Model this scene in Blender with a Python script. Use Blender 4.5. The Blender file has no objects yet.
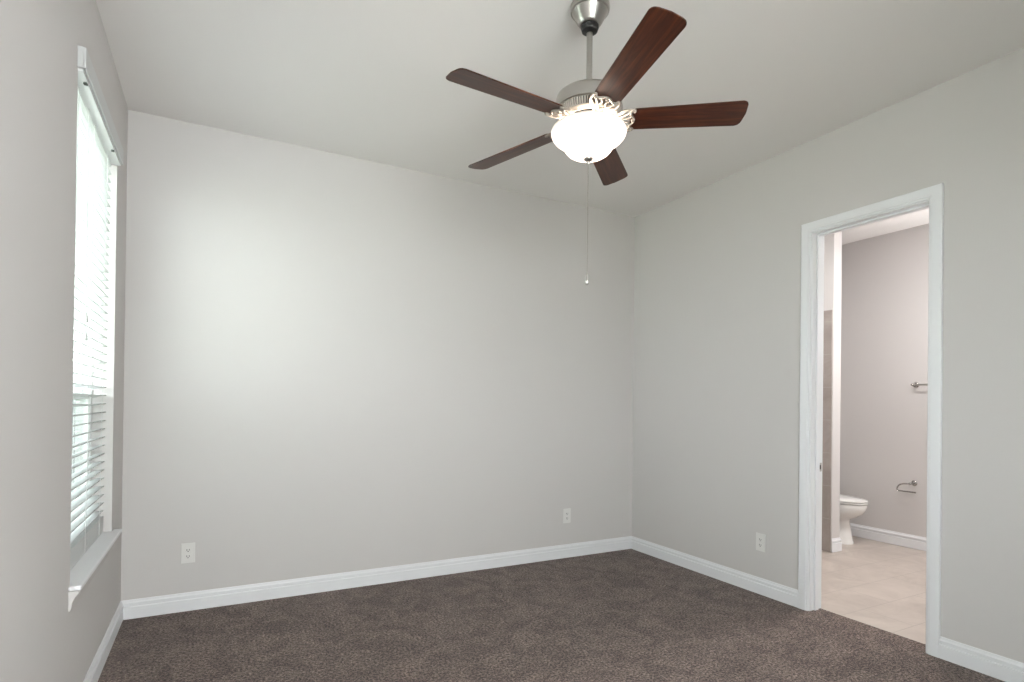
import bpy, bmesh, math, random
from mathutils import Vector, Matrix

random.seed(7)
SC = bpy.context.scene
COL = SC.collection
PI = math.pi

# ------------------------------------------------------------------ camera
W, H = 3.886, 3.05            # room width, ceiling height
L = -W                        # inner face of the left wall
YB = -4.95                    # inner face of the front wall (behind the camera)
F_PX, YAW, V0, PITCH, ROLL = 562.561, 0.487194, 401.04, 0.00504022, 0.01158678
cam_d = bpy.data.cameras.new('camera')
cam = bpy.data.objects.new('camera', cam_d)
COL.objects.link(cam)
fw = Vector((math.sin(YAW), math.cos(YAW), 0)); rt = Vector((math.cos(YAW), -math.sin(YAW), 0)); up = Vector((0, 0, 1))
fw2 = fw * math.cos(PITCH) + up * math.sin(PITCH)
up2 = up * math.cos(PITCH) - fw * math.sin(PITCH)
R = rt * math.cos(ROLL) + up2 * math.sin(ROLL)
U = up2 * math.cos(ROLL) - rt * math.sin(ROLL)
M = Matrix(((R.x, U.x, -fw2.x, -3.40935), (R.y, U.y, -fw2.y, -4.05598), (R.z, U.z, -fw2.z, 1.31372), (0, 0, 0, 1)))
cam.matrix_world = M
cam_d.sensor_width = 36.0
cam_d.lens = F_PX / 1024 * 36.0
cam_d.shift_y = (V0 - 341.0) / 1024
cam_d.clip_start = 0.02
cam_d.clip_end = 200
SC.camera = cam

# ------------------------------------------------------------------ exposure, sky, lights
SC.view_settings.view_transform = 'Standard'
SC.view_settings.look = 'None'
SC.view_settings.gamma = 1.0
SC.view_settings.use_curve_mapping = False
SC.view_settings.exposure = 0.30
SC.cycles.use_denoising = True
SC.cycles.max_bounces = 14
SC.cycles.diffuse_bounces = 8
SC.cycles.sample_clamp_indirect = 6.0

world = bpy.data.worlds.new('overcast_sky')
SC.world = world
world.use_nodes = True
bg = world.node_tree.nodes['Background']
bg.inputs['Color'].default_value = (0.93, 0.965, 1.0, 1)
bg.inputs['Strength'].default_value = 12.7


def area(name, loc, rot, sx, sy, power, color, portal=False, spread=180):
    d = bpy.data.lights.new(name, 'AREA')
    d.shape = 'RECTANGLE'; d.size = sx; d.size_y = sy; d.energy = power; d.color = color
    d.spread = math.radians(spread)
    if portal:
        d.cycles.is_portal = True
    o = bpy.data.objects.new(name, d)
    COL.objects.link(o)
    o.location = loc; o.rotation_euler = rot
    return o


# sky through the blinds; soft fill light added behind the camera
area('window_sky_portal', (L - 0.2, -0.8775, 1.61), (0, -PI / 2, 0), 2.1, 1.05, 1, (1, 1, 1), portal=True)
area('added_front_fill', (-2.75, YB + 0.32, 1.65), (PI / 2 - 0.15, 0, 0), 1.3, 1.5, 29, (1.0, 0.95, 0.93), spread=140)
area('bathroom_ceiling_light', (0.85, -1.75, 3.0), (0, 0, 0), 0.3, 0.3, 31, (1.0, 0.985, 0.97))
for _y in (-2.05, -2.30, -2.55):
    _d = bpy.data.lights.new('bathroom_vanity_bulb', 'POINT'); _d.energy = 13.0; _d.color = (1.0, 0.985, 0.98); _d.shadow_soft_size = 0.05
    _o = bpy.data.objects.new('bathroom_vanity_bulb', _d); COL.objects.link(_o); _o.location = (2.27, _y, 2.15)


# ------------------------------------------------------------------ helpers
def obj(name, bm, mat, parent=None, smooth=False, autosmooth=None):
    me = bpy.data.meshes.new(name)
    bmesh.ops.recalc_face_normals(bm, faces=bm.faces)
    bm.to_mesh(me); bm.free()
    if smooth:
        for p in me.polygons:
            p.use_smooth = True
        if autosmooth is not None:
            me.set_sharp_from_angle(angle=math.radians(autosmooth))
    if mat:
        me.materials.append(mat)
    o = bpy.data.objects.new(name, me)
    COL.objects.link(o)
    if parent:
        o.parent = parent
    return o


def tag(o, label=None, cat=None, group=None, kind=None):
    if label: o['label'] = label
    if cat: o['category'] = cat
    if group: o['group'] = group
    if kind: o['kind'] = kind
    return o


def empty(name, loc=(0, 0, 0)):
    o = bpy.data.objects.new(name, None)
    COL.objects.link(o)
    o.location = loc
    o.empty_display_size = 0.05
    return o


def box(bm, x0, x1, y0, y1, z0, z1, bevel=0.0, seg=2):
    c = ((x0 + x1) / 2, (y0 + y1) / 2, (z0 + z1) / 2)
    m = Matrix.Translation(c) @ Matrix.Diagonal((abs(x1 - x0), abs(y1 - y0), abs(z1 - z0), 1))
    r = bmesh.ops.create_cube(bm, size=1.0, matrix=m)
    if bevel > 0:
        es = list({e for v in r['verts'] for e in v.link_edges})
        bmesh.ops.bevel(bm, geom=es, offset=bevel, segments=seg, affect='EDGES', profile=0.5)


def boxes(*bs, bevel=0.0):
    bm = bmesh.new()
    for b in bs:
        box(bm, *b, bevel=bevel)
    return bm


def sweep(bm, prof, p0, p1, n, m0=0, m1=0, closed=True):
    """Profile [(depth, height)] swept from p0 to p1, depth along n, height along z; m0/m1 mitre the ends."""
    p0 = Vector(p0); p1 = Vector(p1); n = Vector(n); d = (p1 - p0).normalized()
    a = [bm.verts.new(p0 + n * q[0] + Vector((0, 0, q[1])) + d * (q[0] * m0)) for q in prof]
    b = [bm.verts.new(p1 + n * q[0] + Vector((0, 0, q[1])) - d * (q[0] * m1)) for q in prof]
    k = len(prof)
    for i in range(k):
        j = (i + 1) % k
        bm.faces.new((a[i], a[j], b[j], b[i]))
    bm.faces.new(a); bm.faces.new(list(reversed(b)))


def lathe(bm, prof, seg=64, c=(0, 0, 0), close=False):
    rings = []
    for r, z in prof:
        if r < 1e-6:
            rings.append([bm.verts.new((c[0], c[1], c[2] + z))])
        else:
            rings.append([bm.verts.new((c[0] + r * math.cos(2 * PI * i / seg), c[1] + r * math.sin(2 * PI * i / seg), c[2] + z)) for i in range(seg)])
    pairs = list(zip(rings[:-1], rings[1:]))
    if close:
        pairs.append((rings[-1], rings[0]))
    for a, b in pairs:
        for i in range(seg):
            j = (i + 1) % seg
            if len(a) == 1 and len(b) == 1: continue
            if len(a) == 1: bm.faces.new((a[0], b[i], b[j]))
            elif len(b) == 1: bm.faces.new((a[i], a[j], b[0]))
            else: bm.faces.new((a[i], a[j], b[j], b[i]))


def tube(bm, pts, r, seg=10, cap=True):
    pts = [Vector(p) for p in pts]
    rs = r if isinstance(r, (list, tuple)) else [r] * len(pts)
    rings = []; prev = None
    for i, p in enumerate(pts):
        t = (pts[min(i + 1, len(pts) - 1)] - pts[max(i - 1, 0)]).normalized()
        if prev is None:
            a = Vector((0, 0, 1)) if abs(t.z) < 0.9 else Vector((1, 0, 0))
            u = t.cross(a).normalized()
        else:
            u = (prev - t * prev.dot(t)).normalized()
        prev = u
        v = t.cross(u)
        rings.append([bm.verts.new(p + (u * math.cos(2 * PI * k / seg) + v * math.sin(2 * PI * k / seg)) * rs[i]) for k in range(seg)])
    for a, b in zip(rings[:-1], rings[1:]):
        for k in range(seg):
            j = (k + 1) % seg
            bm.faces.new((a[k], a[j], b[j], b[k]))
    if cap:
        bm.faces.new(list(reversed(rings[0]))); bm.faces.new(rings[-1])


def arc(c, r, a0, a1, n, plane='xy', z=0.0):
    out = []
    for i in range(n + 1):
        a = a0 + (a1 - a0) * i / n
        out.append((c[0] + r * math.cos(a), c[1] + r * math.sin(a), z))
    return out


def bez(p0, p1, p2, p3, n=10):
    P = [Vector(p) for p in (p0, p1, p2, p3)]
    return [tuple(P[0] * (1 - t) ** 3 + P[1] * 3 * t * (1 - t) ** 2 + P[2] * 3 * t * t * (1 - t) + P[3] * t ** 3) for t in [i / n for i in range(n + 1)]]


# ------------------------------------------------------------------ materials
def mat(name, color, rough=0.5, metal=0.0, spec=0.5):
    m = bpy.data.materials.new(name)
    m.use_nodes = True
    b = m.node_tree.nodes['Principled BSDF']
    b.inputs['Base Color'].default_value = (*color, 1)
    b.inputs['Roughness'].default_value = rough
    b.inputs['Metallic'].default_value = metal
    b.inputs['Specular IOR Level'].default_value = spec
    return m


def nodes(m):
    return m.node_tree.nodes, m.node_tree.links, m.node_tree.nodes['Principled BSDF']


def ramp(ns, stops):
    r = ns.new('ShaderNodeValToRGB')
    e = r.color_ramp.elements
    e[0].position, e[0].color = stops[0][0], (*stops[0][1], 1)
    e[1].position, e[1].color = stops[-1][0], (*stops[-1][1], 1)
    for p, c in stops[1:-1]:
        x = e.new(p); x.color = (*c, 1)
    return r


def paint(name, color, bump=0.06, scale=220, rough=0.85):
    m = mat(name, color, rough, spec=0.25)
    ns, ln, b = nodes(m)
    tc = ns.new('ShaderNodeTexCoord'); n = ns.new('ShaderNodeTexNoise')
    n.inputs['Scale'].default_value = scale; n.inputs['Detail'].default_value = 2
    bp = ns.new('ShaderNodeBump'); bp.inputs['Strength'].default_value = bump; bp.inputs['Distance'].default_value = 0.002
    ln.new(tc.outputs['Object'], n.inputs['Vector']); ln.new(n.outputs['Fac'], bp.inputs['Height']); ln.new(bp.outputs['Normal'], b.inputs['Normal'])
    return m


M_WALL = paint('wall_paint', (0.60, 0.580, 0.570), 0.12, 130)
M_CEIL = paint('ceiling_paint', (0.80, 0.78, 0.765), 0.12, 120)
M_TRIM = mat('white_trim_paint', (0.79, 0.80, 0.82), 0.4)
M_BLIND = mat('blind_white', (0.56, 0.57, 0.57), 0.4)
M_VINYL = mat('window_vinyl', (0.80, 0.81, 0.81), 0.4)
M_PLASTIC = mat('outlet_plastic', (0.72, 0.71, 0.69), 0.35)
M_SLOT = mat('dark_slot', (0.03, 0.03, 0.03), 0.6)
M_PORCELAIN = mat('porcelain', (0.80, 0.79, 0.77), 0.12)
M_CHROME = mat('chrome', (0.50, 0.49, 0.48), 0.10, 1.0)
M_BLACK = mat('black_rubber', (0.015, 0.015, 0.015), 0.45)
M_CORD = mat('blind_cord', (0.58, 0.59, 0.58), 0.7)
M_TASSEL = mat('tassel_plastic', (0.55, 0.56, 0.55), 0.5)
M_CLIP = mat('dark_clip', (0.05, 0.06, 0.05), 0.5)


def nickel(name, base=(0.46, 0.445, 0.42), rough=0.3):
    m = mat(name, base, rough, 1.0)
    ns, ln, b = nodes(m)
    tc = ns.new('ShaderNodeTexCoord'); mp = ns.new('ShaderNodeMapping'); n = ns.new('ShaderNodeTexNoise')
    mp.inputs['Scale'].default_value = (3, 3, 900)
    n.inputs['Scale'].default_value = 1.0; n.inputs['Detail'].default_value = 3
    mr = ns.new('ShaderNodeMapRange'); mr.inputs['To Min'].default_value = rough - 0.06; mr.inputs['To Max'].default_value = rough + 0.1
    ln.new(tc.outputs['Object'], mp.inputs['Vector']); ln.new(mp.outputs['Vector'], n.inputs['Vector'])
    ln.new(n.outputs['Fac'], mr.inputs['Value']); ln.new(mr.outputs['Result'], b.inputs['Roughness'])
    return m


M_NICKEL = nickel('brushed_nickel')
M_IRON = mat('satin_nickel_casting', (0.34, 0.31, 0.275), 0.5, 0.35)


def wood():
    m = mat('dark_cherry_wood', (0.1, 0.03, 0.015), 0.32)
    ns, ln, b = nodes(m)
    tc = ns.new('ShaderNodeTexCoord'); mp = ns.new('ShaderNodeMapping')
    mp.inputs['Scale'].default_value = (2.2, 34, 34)
    n = ns.new('ShaderNodeTexNoise'); n.inputs['Scale'].default_value = 1.6; n.inputs['Detail'].default_value = 6; n.inputs['Roughness'].default_value = 0.62; n.inputs['Distortion'].default_value = 0.5
    r = ramp(ns, [(0.30, (0.020, 0.0062, 0.0034)), (0.5, (0.058, 0.0165, 0.0078)), (0.72, (0.125, 0.036, 0.0150))])
    ln.new(tc.outputs['Object'], mp.inputs['Vector']); ln.new(mp.outputs['Vector'], n.inputs['Vector'])
    ln.new(n.outputs['Fac'], r.inputs['Fac']); ln.new(r.outputs['Color'], b.inputs['Base Color'])
    b.inputs['Specular IOR Level'].default_value = 0.35
    return m


M_WOOD = wood()


def carpet_material():
    m = mat('brown_carpet', (0.1, 0.08, 0.07), 1.0, spec=0.05)
    ns, ln, b = nodes(m)
    tc = ns.new('ShaderNodeTexCoord')
    def noise(scale, detail, rough=0.5, dist=0.0):
        n = ns.new('ShaderNodeTexNoise'); n.inputs['Scale'].default_value = scale; n.inputs['Detail'].default_value = detail
        n.inputs['Roughness'].default_value = rough; n.inputs['Distortion'].default_value = dist
        ln.new(tc.outputs['Object'], n.inputs['Vector']); return n
    fine = noise(78, 4, 0.85)
    big = noise(6.5, 7, 0.74, 0.9)
    rf = ramp(ns, [(0.41, (0.026, 0.0170, 0.0138)), (0.5, (0.119, 0.085, 0.071)), (0.59, (0.275, 0.206, 0.180))])
    rb = ramp(ns, [(0.41, (0.72, 0.70, 0.70)), (0.58, (1.20, 1.21, 1.22))])
    mx = ns.new('ShaderNodeMix'); mx.data_type = 'RGBA'; mx.blend_type = 'MULTIPLY'; mx.inputs['Factor'].default_value = 1.0
    ln.new(fine.outputs['Fac'], rf.inputs['Fac']); ln.new(big.outputs['Fac'], rb.inputs['Fac'])
    ln.new(rf.outputs['Color'], mx.inputs['A']); ln.new(rb.outputs['Color'], mx.inputs['B'])
    ln.new(mx.outputs['Result'], b.inputs['Base Color'])
    bp = ns.new('ShaderNodeBump'); bp.inputs['Strength'].default_value = 0.9; bp.inputs['Distance'].default_value = 0.006
    ln.new(fine.outputs['Fac'], bp.inputs['Height']); ln.new(bp.outputs['Normal'], b.inputs['Normal'])
    b.inputs['Sheen Weight'].default_value = 0.15
    return m


def tile_material(name, c0, c1, grout, size, vertical=False, off=(0, 0, 0), rough=0.35):
    m = mat(name, c0, rough)
    ns, ln, b = nodes(m)
    tc = ns.new('ShaderNodeTexCoord'); mp = ns.new('ShaderNodeMapping')
    mp.inputs['Location'].default_value = off
    if vertical:
        mp.inputs['Rotation'].default_value = (0, PI / 2, 0) if vertical == 'x' else (PI / 2, 0, 0)
    br = ns.new('ShaderNodeTexBrick'); br.offset = 0.5
    br.inputs['Scale'].default_value = 1.0; br.inputs['Brick Width'].default_value = size[0]; br.inputs['Row Height'].default_value = size[1]
    br.inputs['Mortar Size'].default_value = 0.0022; br.inputs['Mortar Smooth'].default_value = 0.3
    n = ns.new('ShaderNodeTexNoise'); n.inputs['Scale'].default_value = 3.5; n.inputs['Detail'].default_value = 7; n.inputs['Roughness'].default_value = 0.65; n.inputs['Distortion'].default_value = 0.8
    r = ramp(ns, [(0.3, c0), (0.7, c1)])
    ln.new(tc.outputs['Object'], mp.inputs['Vector']); ln.new(mp.outputs['Vector'], br.inputs['Vector']); ln.new(tc.outputs['Object'], n.inputs['Vector'])
    ln.new(n.outputs['Fac'], r.inputs['Fac']); ln.new(r.outputs['Color'], br.inputs['Color1']); ln.new(r.outputs['Color'], br.inputs['Color2'])
    br.inputs['Mortar'].default_value = (*grout, 1)
    ln.new(br.outputs['Color'], b.inputs['Base Color'])
    return m


M_CARPET = carpet_material()
M_TILE = tile_material('beige_floor_tile', (0.40, 0.345, 0.305), (0.54, 0.475, 0.425), (0.33, 0.29, 0.26), (0.61, 0.305), off=(0.25, 0.05, 0))
M_SHOWER = tile_material('shower_tile', (0.27, 0.235, 0.215), (0.38, 0.34, 0.315), (0.42, 0.39, 0.36), (0.3, 0.3), 'x')


def glass_material(name, rough=0.0, tint=(0.96, 1.0, 0.98)):
    m = bpy.data.materials.new(name); m.use_nodes = True
    ns, ln = m.node_tree.nodes, m.node_tree.links
    ns.remove(ns['Principled BSDF'])
    out = ns['Material Output']
    tr = ns.new('ShaderNodeBsdfTransparent'); tr.inputs['Color'].default_value = (*tint, 1)
    gl = ns.new('ShaderNodeBsdfGlossy'); gl.inputs['Roughness'].default_value = 0.02
    lw = ns.new('ShaderNodeLayerWeight'); lw.inputs['Blend'].default_value = 0.5
    pw = ns.new('ShaderNodeMath'); pw.operation = 'POWER'; pw.inputs[1].default_value = 5.0
    ml = ns.new('ShaderNodeMath'); ml.operation = 'MULTIPLY_ADD'; ml.inputs[1].default_value = 0.96; ml.inputs[2].default_value = 0.04
    ln.new(lw.outputs['Facing'], pw.inputs[0]); ln.new(pw.outputs[0], ml.inputs[0])
    mx = ns.new('ShaderNodeMixShader')
    ln.new(ml.outputs[0], mx.inputs['Fac']); ln.new(tr.outputs['BSDF'], mx.inputs[1]); ln.new(gl.outputs['BSDF'], mx.inputs[2])
    ln.new(mx.outputs['Shader'], out.inputs['Surface'])
    return m


def screen_material():
    m = bpy.data.materials.new('insect_screen_mesh'); m.use_nodes = True
    ns, ln = m.node_tree.nodes, m.node_tree.links
    ns.remove(ns['Principled BSDF'])
    out = ns['Material Output']
    tr = ns.new('ShaderNodeBsdfTransparent')
    df = ns.new('ShaderNodeBsdfDiffuse'); df.inputs['Color'].default_value = (0.20, 0.22, 0.23, 1)
    mx = ns.new('ShaderNodeMixShader'); mx.inputs['Fac'].default_value = 0.5
    ln.new(tr.outputs['BSDF'], mx.inputs[1]); ln.new(df.outputs['BSDF'], mx.inputs[2]); ln.new(mx.outputs['Shader'], out.inputs['Surface'])
    return m


def bowl_material():
    """Frosted alabaster glass of a lamp that is switched on: it glows, a little less at its rim."""
    m = mat('alabaster_glass', (0.85, 0.82, 0.78), 0.3)
    ns, ln, b = nodes(m)
    tc = ns.new('ShaderNodeTexCoord'); sx = ns.new('ShaderNodeSeparateXYZ')
    mr = ns.new('ShaderNodeMapRange')
    mr.inputs['From Min'].default_value = 2.503 - H; mr.inputs['From Max'].default_value = 2.445 - H
    mr.inputs['To Min'].default_value = 0.22; mr.inputs['To Max'].default_value = 2.4
    n = ns.new('ShaderNodeTexNoise'); n.inputs['Scale'].default_value = 14; n.inputs['Detail'].default_value = 4; n.inputs['Distortion'].default_value = 1.5
    r = ramp(ns, [(0.3, (1.0, 0.80, 0.66)), (0.7, (1.0, 0.87, 0.76))])
    ln.new(tc.outputs['Object'], sx.inputs['Vector']); ln.new(sx.outputs['Z'], mr.inputs['Value'])
    ln.new(tc.outputs['Object'], n.inputs['Vector']); ln.new(n.outputs['Fac'], r.inputs['Fac'])
    ln.new(r.outputs['Color'], b.inputs['Emission Color']); ln.new(mr.outputs['Result'], b.inputs['Emission Strength'])
    return m


M_GLASS = glass_material('window_glass')
M_SCREEN = screen_material()
M_BOWL = bowl_material()


def noisy(name, c0, c1, scale, rough=0.9, bump=0.0):
    m = mat(name, c0, rough, spec=0.1)
    ns, ln, b = nodes(m)
    tc = ns.new('ShaderNodeTexCoord'); n = ns.new('ShaderNodeTexNoise'); n.inputs['Scale'].default_value = scale; n.inputs['Detail'].default_value = 6
    r = ramp(ns, [(0.3, c0), (0.7, c1)])
    ln.new(tc.outputs['Object'], n.inputs['Vector']); ln.new(n.outputs['Fac'], r.inputs['Fac']); ln.new(r.outputs['Color'], b.inputs['Base Color'])
    return m


M_GRASS = noisy('lawn', (0.41, 0.43, 0.35), (0.54, 0.56, 0.48), 6)
M_HEDGE = noisy('hedge_leaves', (0.04, 0.07, 0.035), (0.12, 0.17, 0.09), 9)
M_FENCE = noisy('weathered_fence', (0.13, 0.16, 0.18), (0.20, 0.235, 0.26), 5)

# ------------------------------------------------------------------ room shell
WT = 0.12                     # interior wall thickness
YL, YR, ZT = -1.75, -2.42, 2.44   # clear door opening
OY0, OY1, OZ0, OZ1 = -1.372, -0.382, 0.585, 2.615   # window opening
EX = 0.17                     # exterior wall thickness
BX, BY1, BY0 = 2.42, -0.18, -3.6   # bathroom far wall, alcove back wall, near wall


def structure(name, bm, m, parent=None):
    o = obj(name, bm, m, parent)
    if not parent:
        o['kind'] = 'structure'
    return o


structure('floor', boxes((L - EX, 0.112, YB - 0.15, 0.15, -0.12, 0.0)), M_CARPET)
structure('floor_bathroom', boxes((0.112, BX + 0.12, BY0 - 0.1, 0.15, -0.12, -0.004)), M_TILE)
structure('ceiling', boxes((L - EX, WT, YB - 0.15, 0.15, H, H + 0.12)), M_CEIL)
structure('ceiling_bathroom', boxes((WT, BX + 0.12, BY0 - 0.1, 0.15, 3.03, 3.15)), M_CEIL)
structure('wall_back', boxes((L - EX, BX + 0.12, 0.0, 0.15, 0.0, H)), M_WALL)
structure('wall_left', boxes((L - EX, L, YB, OY0, 0, H), (L - EX, L, OY1, 0, 0, H), (L - EX, L, OY0, OY1, 0, OZ0), (L - EX, L, OY0, OY1, OZ1, H)), M_WALL)
JT = 0.018
structure('wall_right', boxes((0, WT, YL + JT, 0, 0, H), (0, WT, YB, YR - JT, 0, H), (0, WT, YR - JT, YL + JT, ZT + JT, H)), M_WALL)
FX0, FX1, FZ0, FZ1 = -3.45, -2.05, 0.85, 2.45
structure('wall_front', boxes((L - EX, FX0, YB - 0.15, YB, 0, H), (FX1, WT, YB - 0.15, YB, 0, H), (FX0, FX1, YB - 0.15, YB, 0, FZ0), (FX0, FX1, YB - 0.15, YB, FZ1, H)), M_WALL)
structure('wall_bathroom_far', boxes((BX, BX + 0.12, BY0, 0, 0, 3.03)), M_WALL)
structure('wall_bathroom_near', boxes((WT, BX + 0.12, BY0 - 0.1, BY0, 0, 3.03)), M_WALL)
structure('wall_bathroom_alcove', boxes((1.68, BX, BY1, 0, 0, 3.03)), M_WALL)
structure('wall_bathroom_partition', boxes((1.565, 1.68, -0.9, 0, 0, 3.03)), M_WALL)
structure('wall_shower_tile', boxes((1.553, 1.565, -0.893, 0, 0, 2.205)), M_SHOWER)

BASE = [(0, 0), (0.015, 0), (0.015, 0.068), (0.014, 0.0705), (0.003, 0.0715), (0.003, 0.0835), (0.0125, 0.0845), (0.0125, 0.094), (0.0085, 0.0985), (0.0065, 0.104), (0.005, 0.112), (0, 0.112)]


def baseboard(name, runs):
    bm = bmesh.new()
    for r in runs:
        sweep(bm, BASE, *r)
    return structure(name, bm, M_TRIM)


CW = 0.064                    # casing width
baseboard('baseboard_back', [((L, 0, 0), (0, 0, 0), (0, -1, 0), 1, 1)])
baseboard('baseboard_left', [((L, 0, 0), (L, YB, 0), (1, 0, 0), 1, 1)])
baseboard('baseboard_right', [((0, 0, 0), (0, YL + 0.006 + CW, 0), (-1, 0, 0), 1, 0), ((0, YR - 0.006 - CW, 0), (0, YB, 0), (-1, 0, 0), 0, 1)])
BASEB = [(d, z * 1.1) for d, z in BASE]


def baseboard_b(name, runs):
    bm = bmesh.new()
    for r in runs:
        sweep(bm, BASEB, *r)
    return structure(name, bm, M_TRIM)


baseboard_b('baseboard_bathroom', [((BX, BY1, 0), (BX, BY0, 0), (-1, 0, 0), 1, 1), ((1.68, BY1, 0), (BX, BY1, 0), (0, -1, 0), 1, 1)])
baseboard_b('baseboard_partition', [((1.565, -0.9, 0), (1.68, -0.9, 0), (0, -1, 0), -1, -1), ((1.68, -0.9, 0), (1.68, BY1, 0), (1, 0, 0), -1, 1)])

# ---- door frame
door = empty('door_1', (0, (YL + YR) / 2, 0))
door['kind'] = 'structure'
dl = door.location


def local(bm, root):
    bmesh.ops.translate(bm, verts=bm.verts, vec=-root.location)
    return bm


def casing(side):
    prof = [(0.0, 0), (0.0, 0.010), (0.003, 0.012), (0.011, 0.012), (0.014, 0.0165), (0.060, 0.0175), (0.064, 0.0155), (0.064, 0)]
    bm = bmesh.new()
    rows = []
    y1, y2, zt = YL + 0.006, YR - 0.006, ZT + 0.006
    for u, d in prof:
        x = -d if side < 0 else WT + d
        rows.append([bm.verts.new(p) for p in ((x, y1 + u, 0), (x, y1 + u, zt + u), (x, y2 - u, zt + u), (x, y2 - u, 0))])
    k = len(rows)
    for i in range(k):
        a, b = rows[i], rows[(i + 1) % k]
        for s in range(3):
            bm.faces.new((a[s], a[s + 1], b[s + 1], b[s]))
    bm.faces.new([r[0] for r in rows]); bm.faces.new([r[3] for r in rows])
    return local(bm, door)


obj('casing', casing(-1), M_TRIM, door)
obj('casing', casing(1), M_TRIM, door)
obj('jamb', local(boxes((0, WT, YL, YL + JT, 0, ZT + JT), (0, WT, YR - JT, YR, 0, ZT + JT), (0, WT, YR, YL, ZT, ZT + JT)), door), M_TRIM, door)
obj('door_stop', local(boxes((0.040, 0.076, YL - 0.012, YL, 0, ZT), (0.040, 0.076, YR, YR + 0.012, 0, ZT), (0.040, 0.076, YR + 0.012, YL - 0.012, ZT - 0.012, ZT), bevel=0.002), door), M_TRIM, door)
bm = bmesh.new()
box(bm, 0.083, 0.112, YL - 0.0015, YL, 0.895, 0.952, 0.0006)
sp = obj('strike_plate', local(bm, door), M_NICKEL, door)
sp['label'] = 'satin nickel strike plate'
bm = bmesh.new()
box(bm, 0.090, 0.104, YL - 0.0019, YL - 0.0012, 0.909, 0.938)
obj('latch_hole', local(bm, door), M_SLOT, sp).location = (0, 0, 0)

# ---- window
win = empty('window_1', (L, (OY0 + OY1) / 2, OZ0)); win['kind'] = 'structure'
GX = L - 0.125                # glass plane
ST = 0.605                    # stool top
mid = 1.325
bm = boxes((L - 0.165, L - 0.095, OY0, OY0 + 0.02, ST, OZ1), (L - 0.165, L - 0.095, OY1 - 0.02, OY1, ST, OZ1),
           (L - 0.165, L - 0.095, OY0 + 0.02, OY1 - 0.02, OZ1 - 0.035, OZ1), (L - 0.165, L - 0.095, OY0 + 0.02, OY1 - 0.02, ST, ST + 0.035))
obj('frame', local(bm, win), M_VINYL, win)
a0, a1 = OY0 + 0.02, OY1 - 0.02
def sash(x0, x1, z0, z1, w=0.032):
    return boxes((x0, x1, a0, a0 + w, z0, z1), (x0, x1, a1 - w, a1, z0, z1), (x0, x1, a0 + w, a1 - w, z1 - w, z1), (x0, x1, a0 + w, a1 - w, z0, z0 + w), bevel=0.003)
lo = obj('lower_sash', local(sash(L - 0.125, L - 0.100, ST + 0.035, mid + 0.02), win), M_VINYL, win)
uo = obj('upper_sash', local(sash(L - 0.155, L - 0.130, mid - 0.02, OZ1 - 0.035), win), M_VINYL, win)
obj('pane', local(boxes((L - 0.114, L - 0.111, a0 + 0.030, a1 - 0.030, ST + 0.065, mid - 0.010)), win), M_GLASS, lo)
obj('pane', local(boxes((L - 0.144, L - 0.141, a0 + 0.030, a1 - 0.030, mid + 0.010, OZ1 - 0.065)), win), M_GLASS, uo)
obj('insect_screen', local(boxes((L - 0.1605, L - 0.1595, a0, a1, ST + 0.035, mid - 0.02)), win), M_SCREEN, win)
# stool with small horns, and apron below it
bm = bmesh.new()
box(bm, L, L + 0.041, OY0 - 0.03, OY1 + 0.065, OZ0, ST, 0.006, 3)
box(bm, L - 0.100, L + 0.005, OY0, OY1, OZ0, ST)
obj('sill', local(bm, win), M_TRIM, win)
bm = bmesh.new()
AP = [(0, 0), (0.006, 0.0), (0.010, 0.012), (0.012, 0.030), (0.020, 0.050), (0.033, 0.066), (0.036, 0.075), (0, 0.075)]
sweep(bm, AP, (L, OY0 - 0.022, OZ0 - 0.075), (L, OY1 + 0.057, OZ0 - 0.075), (1, 0, 0))
obj('apron', local(bm, win), M_WALL, win)

# ---- unseen window added behind the camera to go with the fill light
w2 = empty('window_added', ((FX0 + FX1) / 2, YB, FZ0)); w2['kind'] = 'structure'
bm = boxes((FX0, FX0 + 0.05, YB - 0.12, YB - 0.05, FZ0, FZ1), (FX1 - 0.05, FX1, YB - 0.12, YB - 0.05, FZ0, FZ1), (FX0 + 0.05, FX1 - 0.05, YB - 0.12, YB - 0.05, FZ0, FZ0 + 0.05),
           (FX0 + 0.05, FX1 - 0.05, YB - 0.12, YB - 0.05, FZ1 - 0.05, FZ1), (-2.775, -2.725, YB - 0.12, YB - 0.05, FZ0 + 0.05, FZ1 - 0.05))
obj('frame', local(bm, w2), M_VINYL, w2)
obj('pane', local(boxes((FX0 + 0.05, FX1 - 0.05, YB - 0.088, YB - 0.084, FZ0 + 0.05, FZ1 - 0.05)), w2), M_GLASS, w2)

# ------------------------------------------------------------------ outside
structure('ground', boxes((-40, L - EX, -30, 40, -0.5, -0.4)), M_GRASS)
fen = empty('garden_fence', (-9, 8.0, -0.4))
tag(fen, 'blue grey board fence seen dimly through the lower window sash', 'fence')
bm = bmesh.new()
x = -16.0
while x < -4.1:
    box(bm, x, x + 0.135, 7.99, 8.01, -0.38, 1.34)
    x += 0.15
obj('fence_boards', local(bm, fen), M_FENCE, fen)
for x in (-14.4, -11.8, -9.2, -6.6, -4.2):
    obj('post', local(boxes((x - 0.06, x + 0.06, 7.9, 7.99, -0.4, 1.4)), fen), M_VINYL, fen)
bm = bmesh.new()
for i in range(260):
    x = random.uniform(-17, -4.4); y = random.uniform(9.2, 10.6); z = random.uniform(-0.2, 2.2)
    bmesh.ops.create_icosphere(bm, subdivisions=1, radius=random.uniform(0.25, 0.5), matrix=Matrix.Translation((x, y, z)) @ Matrix.Rotation(random.random() * 3, 4, 'Z'))
hd = obj('hedge', bm, M_HEDGE)
tag(hd, 'dark green hedge rising behind the fence outside the window', 'hedge')

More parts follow.
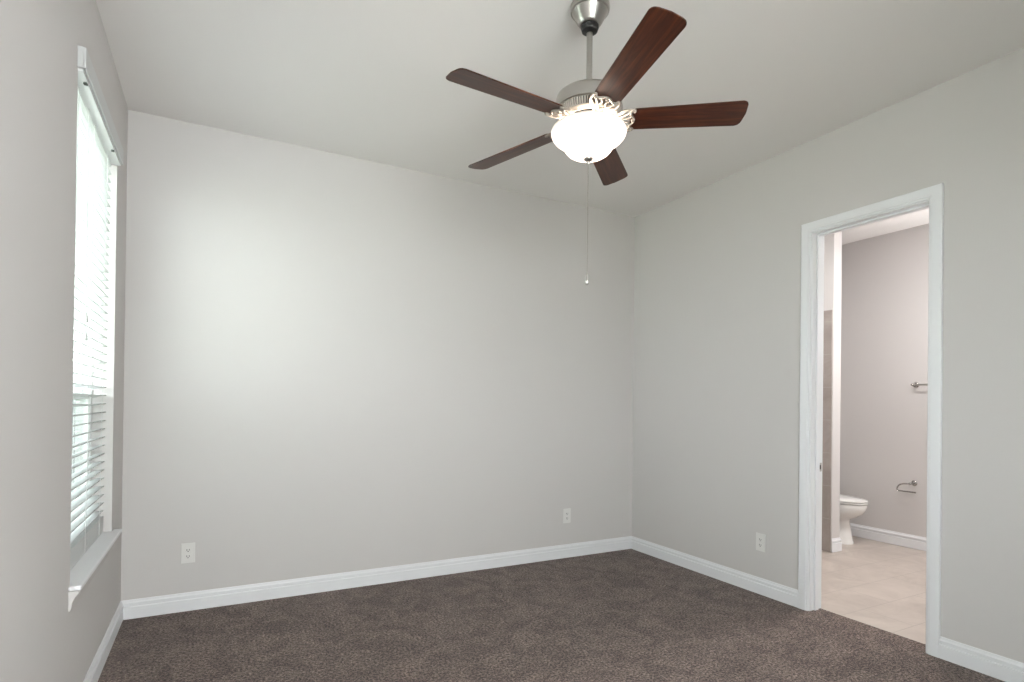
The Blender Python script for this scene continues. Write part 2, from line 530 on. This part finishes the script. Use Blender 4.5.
# ------------------------------------------------------------------ window blind
bl = empty('window_blind', (L - 0.065, (OY0 + OY1) / 2, ST))
tag(bl, 'white horizontal slat blind in the window on the left wall', 'window blind')
BY_0, BY_1 = OY0 + 0.008, OY1 - 0.010
SXC = L - 0.061


def slat_x(z):
    return L - 0.061 + 0.014 * (z - 0.6) / 2.0




def slat_mesh():
    bm = bmesh.new()
    n = 6; w = 0.05; t = 0.0042
    top, bot = [], []
    for i in range(n + 1):
        u = -w / 2 + w * i / n
        crown = 0.0018 * (1 - (2 * u / w) ** 2)
        top.append((u, crown + t / 2)); bot.append((u, crown - t / 2))
    loop = top + bot[::-1]
    a = [bm.verts.new((u, BY_0 - (OY0 + OY1) / 2, z)) for u, z in loop]
    b = [bm.verts.new((u, BY_1 - (OY0 + OY1) / 2, z)) for u, z in loop]
    k = len(loop)
    for i in range(k):
        j = (i + 1) % k
        bm.faces.new((a[i], a[j], b[j], b[i]))
    bm.faces.new(a); bm.faces.new(b[::-1])
    return bm


first = obj('slat', slat_mesh(), M_BLIND, bl)
PITCH_S = 0.0438
zs = []
z = ST + 0.022
for k in range(13):
    zs.append((z, 0.0)); z += 0.0052
z0 = 0.715
while z0 < 2.555:
    zs.append((z0, math.radians(-11))); z0 += PITCH_S
for i, (z, a) in enumerate(zs):
    o = first if i == 0 else first.copy()
    if i: COL.objects.link(o); o.parent = bl
    o.location = (slat_x(z) - bl.location.x, 0, z - ST)
    o.rotation_euler = (0, a, 0)
bm = bmesh.new(); box(bm, SXC - 0.025, SXC + 0.025, BY_0, BY_1, ST + 0.0005, ST + 0.018, 0.003)
obj('bottom_rail', local(bm, bl), M_BLIND, bl)
bm = bmesh.new(); box(bm, L - 0.068, L + 0.0165, OY0 + 0.001, OY1 - 0.001, 2.572, 2.612, 0.002)
obj('headrail', local(bm, bl), M_VINYL, bl)
bm = bmesh.new()
VF = L + 0.028
box(bm, VF - 0.010, VF, OY0 - 0.012, OY1 + 0.006, 2.582, 2.662, 0.0025)
box(bm, L + 0.0005, VF - 0.010, OY0 - 0.012, OY0 - 0.002, 2.582, 2.662)
box(bm, L + 0.0005, VF - 0.010, OY1 - 0.004, OY1 + 0.006, 2.582, 2.662)
obj('valance', local(bm, bl), M_BLIND, bl)
for y in (-1.28, -0.60):
    bm = bmesh.new(); box(bm, L + 0.002, VF - 0.012, y - 0.007, y + 0.007, 2.564, 2.5722, 0.002)
    obj('valance_clip', local(bm, bl), M_CLIP, bl)['label'] = 'small dark valance clip'
for y in (OY0 + 0.14, (OY0 + OY1) / 2, OY1 - 0.14):
    bm = bmesh.new()
    for dx in (-0.0265, 0.0265):
        tube(bm, [(slat_x(ST) + dx, y, ST + 0.012), (slat_x(2.57) + dx, y, 2.5715)], 0.0016, 6)
    obj('ladder_tape', local(bm, bl), M_CORD, bl)
for y, z in ((-1.035, 1.655), (-1.045, 1.575)):
    bm = bmesh.new(); tube(bm, [(L - 0.018, y, 2.5715), (L - 0.018, y, z + 0.03)], 0.0011, 6)
    c = obj('lift_cord', local(bm, bl), M_CORD, bl)
    bm = bmesh.new(); lathe(bm, [(0.0, 0.045), (0.0035, 0.043), (0.005, 0.030), (0.0085, 0.004), (0.0075, 0.0), (0.0, 0.0)], 14, (L - 0.018, y, z - 0.01))
    obj('tassel', local(bm, bl), M_TASSEL, c, smooth=True, autosmooth=40)['label'] = 'grey cord tassel'

# ------------------------------------------------------------------ ceiling fan
FXc, FYc = -1.985, -2.050
fan = empty('ceiling_fan', (FXc, FYc, H))
tag(fan, 'five blade ceiling fan in brushed nickel and dark cherry wood with lit glass bowl', 'ceiling fan')
fz = lambda z: z - H


def fan_lathe(name, prof, m, seg=72, parent=fan, ang=35):
    bm = bmesh.new(); lathe(bm, [(r, fz(z)) for r, z in prof], seg)
    return obj(name, bm, m, parent, smooth=True, autosmooth=ang)


fan_lathe('canopy', [(0, 3.0495), (0.080, 3.0495), (0.0845, 3.046), (0.0855, 3.030), (0.084, 3.022), (0.080, 3.019), (0.077, 3.0195), (0.0755, 3.017), (0.069, 3.004), (0.059, 2.985), (0.050, 2.970), (0.044, 2.962), (0.041, 2.961), (0.030, 2.966), (0, 2.968)], M_NICKEL)
hb = fan_lathe('hanger_ball', [(0, 2.967), (0.030, 2.965), (0.037, 2.958), (0.038, 2.949), (0.034, 2.937), (0.024, 2.930), (0.0, 2.928)], M_BLACK)
hb['label'] = 'black hanger ball'
fan_lathe('downrod', [(0, 2.93), (0.0130, 2.93), (0.0130, 2.66), (0, 2.66)], M_NICKEL, 32)
fan_lathe('motor_housing', [(0, 2.690), (0.020, 2.690), (0.022, 2.672), (0.045, 2.668), (0.070, 2.664), (0.110, 2.660), (0.132, 2.655), (0.140, 2.648), (0.142, 2.640), (0.142, 2.599), (0.1455, 2.597), (0.1455, 2.591), (0.142, 2.588), (0.125, 2.588), (0, 2.588)], M_NICKEL, 96)
fan_lathe('vent_core', [(0, 2.588), (0.1325, 2.588), (0.121, 2.556), (0.100, 2.552), (0, 2.552)], M_SLOT, 72)
# fluted vent ring around the lower side of the housing
bm = bmesh.new()
for k in range(76):
    a = 2 * PI * k / 76
    ca, sa = math.cos(a), math.sin(a)
    tube(bm, [(ca * 0.1370, sa * 0.1370, fz(2.588)), (ca * 0.132, sa * 0.132, fz(2.572)), (ca * 0.125, sa * 0.125, fz(2.555))], [0.0040, 0.0041, 0.0036], 6)
lathe(bm, [(0.120, fz(2.558)), (0.129, fz(2.560)), (0.132, fz(2.556)), (0.129, fz(2.551)), (0.104, fz(2.546)), (0.100, fz(2.550))], 72, close=True)
for k in range(60):
    a = 2 * PI * k / 60
    bmesh.ops.create_icosphere(bm, subdivisions=1, radius=0.0042, matrix=Matrix.Translation((0.113 * math.cos(a), 0.113 * math.sin(a), fz(2.546))))
obj('vent_ring', bm, M_IRON, fan, smooth=True, autosmooth=50)['label'] = 'fluted vent ring'
fan_lathe('flywheel', [(0, 2.552), (0.094, 2.552), (0.096, 2.546), (0.092, 2.536), (0.060, 2.532), (0, 2.532)], M_BLACK, 48)
fan_lathe('light_fitter', [(0, 2.5325), (0.042, 2.5325), (0.046, 2.526), (0.040, 2.515), (0.034, 2.500), (0.010, 2.495), (0.008, 2.388), (0.0, 2.388)], M_NICKEL, 64)

# blades: tilted a touch and pitched about their own length
TX, TY = 0.022, -0.048
Zb = 2.545
nrm = Vector((-TX, -TY, 1)).normalized()
tilt = Vector((0, 0, 1)).rotation_difference(nrm).to_matrix().to_4x4()
BP = -0.235


def blade_bm():
    bm = bmesh.new()
    r0, r1, w0, w1, t = 0.178, 0.672, 0.058, 0.069, 0.0055
    out = []
    # root (slightly rounded), sides flare, tip with rounded corners
    rc0, rc1 = 0.018, 0.024
    for i in range(7):
        a = PI + (PI / 2) * i / 6
        out.append((r0 + rc0 + rc0 * math.cos(a), -w0 + rc0 + rc0 * math.sin(a)))
    for i in range(9):
        a = -PI / 2 + (PI / 2) * i / 8
        out.append((r1 - 0.006 - rc1 + rc1 * math.cos(a), -w1 + rc1 + rc1 * math.sin(a)))
    out.append((r1, 0))
    for i in range(9):
        a = (PI / 2) * i / 8
        out.append((r1 - 0.006 - rc1 + rc1 * math.cos(a), w1 - rc1 + rc1 * math.sin(a)))
    for i in range(7):
        a = PI / 2 + (PI / 2) * i / 6
        out.append((r0 + rc0 + rc0 * math.cos(a), w0 - rc0 + rc0 * math.sin(a)))
    lo_ = [bm.verts.new((x, y, -t / 2)) for x, y in out]
    hi_ = [bm.verts.new((x, y, t / 2)) for x, y in out]
    k = len(out)
    f0 = bm.faces.new(lo_); f1 = bm.faces.new(hi_[::-1])
    for i in range(k):
        j = (i + 1) % k
        bm.faces.new((lo_[i], lo_[j], hi_[j], hi_[i]))
    es = [e for e in bm.edges if abs(e.verts[0].co.z - e.verts[1].co.z) < 1e-6]
    bmesh.ops.bevel(bm, geom=es, offset=0.0012, segments=2, affect='EDGES')
    return bm


def iron_mesh():
    """Cast scrollwork bracket: flaring arms, crossed scrolls and a scalloped end bar, open between."""
    bm = bmesh.new()
    zt = 0.0

    def strip(ctrl, r, n=10):
        pts = []
        for c in ctrl:
            q = bez(*[(p[0], p[1], zt) for p in c], n)
            pts += q if not pts else q[1:]
        tube(bm, pts, r, 8)

    for s in (1, -1):
        f = lambda *ps: [(x, y * s) for x, y in ps]
        # outer arm, flaring out and curling over at the blade's corner
        strip([f((0.092, 0.014), (0.118, 0.012), (0.120, 0.034), (0.138, 0.046)), f((0.138, 0.046), (0.158, 0.058), (0.176, 0.062), (0.198, 0.060))], 0.0050)
        strip([f((0.198, 0.060), (0.212, 0.058), (0.212, 0.045), (0.200, 0.046))], 0.0042, 8)
        # scalloped end bar
        strip([f((0.200, 0.058), (0.186, 0.050), (0.184, 0.036), (0.194, 0.026)), f((0.194, 0.026), (0.204, 0.016), (0.208, 0.008), (0.208, 0.0))], 0.0046)
        # crossed scroll
        strip([f((0.096, -0.008), (0.126, -0.006), (0.140, 0.018), (0.160, 0.026)), f((0.160, 0.026), (0.178, 0.034), (0.186, 0.044), (0.192, 0.054))], 0.0044)
        strip([f((0.150, 0.020), (0.168, 0.002), (0.184, 0.008), (0.196, 0.024))], 0.0036)
        strip([f((0.126, 0.030), (0.146, 0.034), (0.160, 0.046), (0.170, 0.058))], 0.0034)
        # leaf webs between outer arm and scroll
        pts = [(x, y * s) for x, y in ((0.136, 0.044), (0.158, 0.057), (0.160, 0.046), (0.146, 0.034))]
        lo_ = [bm.verts.new((x, y, -0.0016)) for x, y in pts]; hi_ = [bm.verts.new((x, y, 0.0016)) for x, y in pts]
        bm.faces.new(lo_); bm.faces.new(hi_[::-1])
        for i in range(4):
            bm.faces.new((lo_[i], lo_[(i + 1) % 4], hi_[(i + 1) % 4], hi_[i]))
    tube(bm, [(0.080, 0, 0.004), (0.100, 0, 0.001), (0.118, 0, 0), (0.132, 0, 0)], [0.013, 0.013, 0.011, 0.007], 10)
    for p in ((0.190, 0.040), (0.190, -0.040), (0.200, 0.0)):
        lathe(bm, [(0.0, -0.0085), (0.003, -0.0080), (0.0055, -0.005), (0.0055, 0.003), (0, 0.003)], 12, (p[0], p[1], 0))
    return bm


bl_me = None; ir_me = None
for k in range(5):
    ang = math.radians(257.5 + 72 * k)
    base = Matrix.Translation((0, 0, fz(Zb))) @ tilt @ Matrix.Rotation(ang, 4, 'Z') @ Matrix.Rotation(BP, 4, 'X')
    if k == 0:
        b_ = obj('blade', blade_bm(), M_WOOD, fan)
        i_ = obj('blade_iron', iron_mesh(), M_IRON, b_, smooth=True, autosmooth=45)
        i_['label'] = 'cast scrollwork bracket'
        bl_me, ir_me = b_, i_
    else:
        b_ = bl_me.copy(); COL.objects.link(b_); b_.parent = fan
        i_ = ir_me.copy(); COL.objects.link(i_); i_.parent = b_
    b_.matrix_basis = base
    i_.location = (-0.014, 0, -0.0065)

# glass bowl
outer = [(0.136, 2.518), (0.149, 2.515), (0.158, 2.508), (0.163, 2.498), (0.162, 2.488), (0.157, 2.477), (0.147, 2.465), (0.134, 2.455), (0.122, 2.447), (0.113, 2.439), (0.107, 2.430), (0.100, 2.419), (0.089, 2.407), (0.074, 2.397), (0.054, 2.389), (0.030, 2.3845), (0.008, 2.3835)]
inner = [(max(r - 0.004, 0.004) if r > 0.05 else r, z + (0.004 if r < 0.1 else 0.002)) for r, z in outer][::-1]
bm = bmesh.new()
lathe(bm, [(r, fz(z)) for r, z in outer + inner], 96, close=True)
bw = obj('glass_bowl', bm, M_BOWL, fan, smooth=True, autosmooth=60)
bw['label'] = 'lit white alabaster glass bowl'
fan_lathe('finial', [(0, 2.390), (0.018, 2.3865), (0.021, 2.383), (0.020, 2.378), (0.012, 2.372), (0.007, 2.370), (0.0075, 2.364), (0.005, 2.359), (0, 2.358)], M_NICKEL, 32)
bm = bmesh.new()
zc = 2.360
while zc > 1.885:
    bmesh.ops.create_icosphere(bm, subdivisions=1, radius=0.0019, matrix=Matrix.Translation((0, 0, fz(zc))))
    zc -= 0.0042
tube(bm, [(0, 0, fz(2.36)), (0, 0, fz(1.88))], 0.0008, 5)
ch = obj('pull_chain', bm, M_IRON, fan, smooth=True)
bm = bmesh.new(); lathe(bm, [(0, fz(1.888)), (0.0035, fz(1.887)), (0.005, fz(1.879)), (0.0075, fz(1.862)), (0.009, fz(1.848)), (0.008, fz(1.838)), (0.004, fz(1.833)), (0, fz(1.832))], 20)
obj('chain_fob', bm, M_NICKEL, ch, smooth=True, autosmooth=40)
# the fan's own bulbs, whose light also leaves through the open top of the bowl
for a in (0.6, 2.7, 4.8):
    d = bpy.data.lights.new('fan_bulb', 'POINT'); d.energy = 2.6; d.color = (1.0, 0.84, 0.70); d.shadow_soft_size = 0.025
    o = bpy.data.objects.new('fan_bulb', d); COL.objects.link(o); o.parent = fan
    o.location = (0.080 * math.cos(a), 0.080 * math.sin(a), fz(2.508))

# ------------------------------------------------------------------ outlets
def outlet(name, loc, rotz, label):
    """Duplex receptacle on a wall; local -y faces the room."""
    t = empty(name, loc)
    t.rotation_euler = (0, 0, rotz)
    tag(t, label, 'outlet', 'electrical outlets low on the walls')
    bm = bmesh.new(); box(bm, -0.0385, 0.0385, -0.0062, 0, -0.062, 0.062, 0.0022, 3)
    obj('cover_plate', bm, M_PLASTIC, t)
    for s in (1, -1):
        bm = bmesh.new()
        pts = []
        for i in range(28):
            a = 2 * PI * i / 28
            pts.append((0.0172 * math.cos(a), max(-0.0135, min(0.0135, 0.0172 * math.sin(a)))))
        f_ = [bm.verts.new((x, -0.0082, z + s * 0.0195)) for x, z in pts]
        g_ = [bm.verts.new((x, -0.0055, z + s * 0.0195)) for x, z in pts]
        bm.faces.new(f_)
        for i in range(28):
            j = (i + 1) % 28
            bm.faces.new((f_[i], f_[j], g_[j], g_[i]))
        r_ = obj('receptacle', bm, M_PLASTIC, t)
        bm = bmesh.new()
        zc = s * 0.0195
        box(bm, -0.0082, -0.0050, -0.0086, -0.0080, zc - 0.0038, zc + 0.0072)
        box(bm, 0.0050, 0.0082, -0.0086, -0.0080, zc - 0.0030, zc + 0.0062)
        lathe(bm, [(0, 0.0), (0.0032, 0.0)], 10)
        for v in bm.verts:
            if abs(v.co.y) < 0.005: v.co = Vector((v.co.x, -0.0084, zc - 0.0085 + v.co.y))
        obj('slots', bm, M_SLOT, r_)['label'] = 'dark plug slots'
    bm = bmesh.new(); tube(bm, [(0, -0.006, 0), (0, -0.0075, 0)], 0.0032, 12)
    obj('screw', bm, M_PLASTIC, t)
    return t


outlet('wall_outlet', (-3.540, 0, 0.358), 0, 'white wall outlet low on the back wall near the window')
outlet('wall_outlet', (-0.716, 0, 0.357), 0, 'white wall outlet low on the back wall near the room corner')
outlet('wall_outlet', (0, -1.383, 0.362), -PI / 2, 'white wall outlet low on the right wall beside the doorway')

# ------------------------------------------------------------------ toilet
TXc = 2.045
toi = empty('toilet', (TXc, -0.55, -0.004))
tag(toi, 'white toilet half hidden behind the bathroom partition wall', 'toilet')


def ring(bm, cy, hx, hyf, hyb, z, n=40, p=2.3):
    """egg ring: front (-y) half length hyf, back half length hyb"""
    vs = []
    for i in range(n):
        a = 2 * PI * i / n
        c, s = math.cos(a), math.sin(a)
        x = hx * math.copysign(abs(c) ** (2 / p), c)
        y = (hyb if s > 0 else hyf) * math.copysign(abs(s) ** (2 / p), s)
        vs.append(bm.verts.new((TXc + x, cy + y, z)))
    return vs


def loft(bm, rings, cap=True):
    for a, b in zip(rings[:-1], rings[1:]):
        k = len(a)
        for i in range(k):
            j = (i + 1) % k
            bm.faces.new((a[i], a[j], b[j], b[i]))
    if cap:
        bm.faces.new(rings[0][::-1]); bm.faces.new(rings[-1])


bm = bmesh.new()
loft(bm, [ring(bm, -0.5, 0.130, 0.300, 0.22, -0.004), ring(bm, -0.5, 0.130, 0.300, 0.22, 0.012), ring(bm, -0.5, 0.124, 0.292, 0.21, 0.03),
          ring(bm, -0.5, 0.118, 0.275, 0.20, 0.12), ring(bm, -0.5, 0.114, 0.262, 0.20, 0.21), ring(bm, -0.5, 0.122, 0.275, 0.20, 0.235),
          ring(bm, -0.5, 0.150, 0.335, 0.20, 0.262), ring(bm, -0.5, 0.172, 0.388, 0.21, 0.30), ring(bm, -0.5, 0.180, 0.412, 0.22, 0.34), ring(bm, -0.5, 0.182, 0.422, 0.22, 0.375), ring(bm, -0.5, 0.178, 0.418, 0.215, 0.389)])
obj('bowl', local(bm, toi), M_PORCELAIN, toi, smooth=True, autosmooth=50)
bm = bmesh.new()
loft(bm, [ring(bm, -0.5, 0.160, 0.40, 0.19, 0.390), ring(bm, -0.5, 0.160, 0.40, 0.19, 0.3975), ring(bm, -0.5, 0.183, 0.430, 0.20, 0.398), ring(bm, -0.5, 0.185, 0.432, 0.20, 0.403), ring(bm, -0.5, 0.183, 0.430, 0.20, 0.409), ring(bm, -0.5, 0.160, 0.40, 0.19, 0.4095), ring(bm, -0.5, 0.160, 0.40, 0.19, 0.415)])
obj('seat', local(bm, toi), M_PORCELAIN, toi, smooth=True, autosmooth=50)
bm = bmesh.new()
loft(bm, [ring(bm, -0.5, 0.181, 0.426, 0.20, 0.4155), ring(bm, -0.5, 0.184, 0.429, 0.20, 0.419), ring(bm, -0.5, 0.182, 0.427, 0.20, 0.428), ring(bm, -0.5, 0.165, 0.395, 0.19, 0.437), ring(bm, -0.5, 0.10, 0.25, 0.15, 0.442)])
obj('lid', local(bm, toi), M_PORCELAIN, toi, smooth=True, autosmooth=50)
bm = bmesh.new(); box(bm, TXc - 0.20, TXc + 0.20, -0.405, -0.20, 0.392, 0.735, 0.02, 3)
box(bm, TXc - 0.11, TXc + 0.11, -0.40, -0.21, 0.20, 0.40, 0.02, 2)
obj('tank', local(bm, toi), M_PORCELAIN, toi, smooth=True, autosmooth=40)
bm = bmesh.new(); box(bm, TXc - 0.21, TXc + 0.21, -0.415, -0.195, 0.736, 0.772, 0.012, 3)
obj('tank_lid', local(bm, toi), M_PORCELAIN, toi, smooth=True, autosmooth=40)
bm = bmesh.new(); tube(bm, [(TXc - 0.15, -0.405, 0.68), (TXc - 0.15, -0.422, 0.68)], 0.010, 12); tube(bm, [(TXc - 0.15, -0.42, 0.68), (TXc - 0.09, -0.424, 0.672)], [0.006, 0.004], 8)
obj('flush_lever', local(bm, toi), M_CHROME, toi, smooth=True)

# ------------------------------------------------------------------ toilet paper holder, towel bar
tp = empty('toilet_paper_holder', (BX, -1.155, 0.612))
tag(tp, 'chrome open hook toilet paper holder on the bathroom wall', 'toilet paper holder')


def flange(bm, y, z):
    pr = [(0.0, 0.0), (0.026, 0.0), (0.027, 0.004), (0.024, 0.009), (0.014, 0.013), (0.0, 0.013)]
    n0 = len(bm.verts)
    b2 = bmesh.new(); lathe(b2, pr, 28)
    m = Matrix.Translation((BX, y, z)) @ Matrix.Rotation(-PI / 2, 4, 'Y')
    bmesh.ops.transform(b2, matrix=m, verts=b2.verts)
    me = bpy.data.meshes.new('t'); b2.to_mesh(me); b2.free(); bm.from_mesh(me); bpy.data.meshes.remove(me)


bm = bmesh.new(); flange(bm, -1.155, 0.612); tube(bm, [(BX - 0.01, -1.155, 0.612), (BX - 0.075, -1.155, 0.612)], [0.0085, 0.0075], 12)
bmesh.ops.create_uvsphere(bm, u_segments=14, v_segments=10, radius=0.0125, matrix=Matrix.Translation((BX - 0.078, -1.155, 0.610)))
obj('mount', local(bm, tp), M_CHROME, tp, smooth=True, autosmooth=40)
xx = BX - 0.078
py, pz = -1.155, 0.607
path = [(xx, py, pz)] + bez((xx, py + 0.005, pz), (xx, py + 0.05, pz), (xx, py + 0.095, pz - 0.002), (xx, py + 0.11, pz - 0.045), 12) + bez((xx, py + 0.11, pz - 0.045), (xx, py + 0.115, pz - 0.060), (xx, py + 0.110, pz - 0.073), (xx, py + 0.095, pz - 0.073), 6)[1:] + [(xx, py + 0.045, pz - 0.073), (xx, py - 0.045, pz - 0.073)]
bm = bmesh.new(); tube(bm, path, 0.0068, 12)
bmesh.ops.create_uvsphere(bm, u_segments=14, v_segments=10, radius=0.0085, matrix=Matrix.Translation((xx, py - 0.045, pz - 0.073)))
obj('hook_bar', local(bm, tp), M_CHROME, tp, smooth=True, autosmooth=40)

tb = empty('towel_bar', (BX, -1.47, 1.535))
tag(tb, 'satin nickel towel bar on the bathroom wall above the paper holder', 'towel bar')
for y in (-1.165, -1.775):
    bm = bmesh.new(); flange(bm, y, 1.535); tube(bm, [(BX - 0.01, y, 1.535), (BX - 0.072, y, 1.535)], 0.009, 12)
    bmesh.ops.create_uvsphere(bm, u_segments=14, v_segments=10, radius=0.0135, matrix=Matrix.Translation((BX - 0.07, y, 1.535)))
    obj('bracket', local(bm, tb), M_CHROME, tb, smooth=True, autosmooth=40)
bm = bmesh.new(); tube(bm, [(BX - 0.07, -1.165, 1.535), (BX - 0.07, -1.775, 1.535)], 0.0085, 14)
obj('bar', local(bm, tb), M_NICKEL, tb, smooth=True, autosmooth=40)
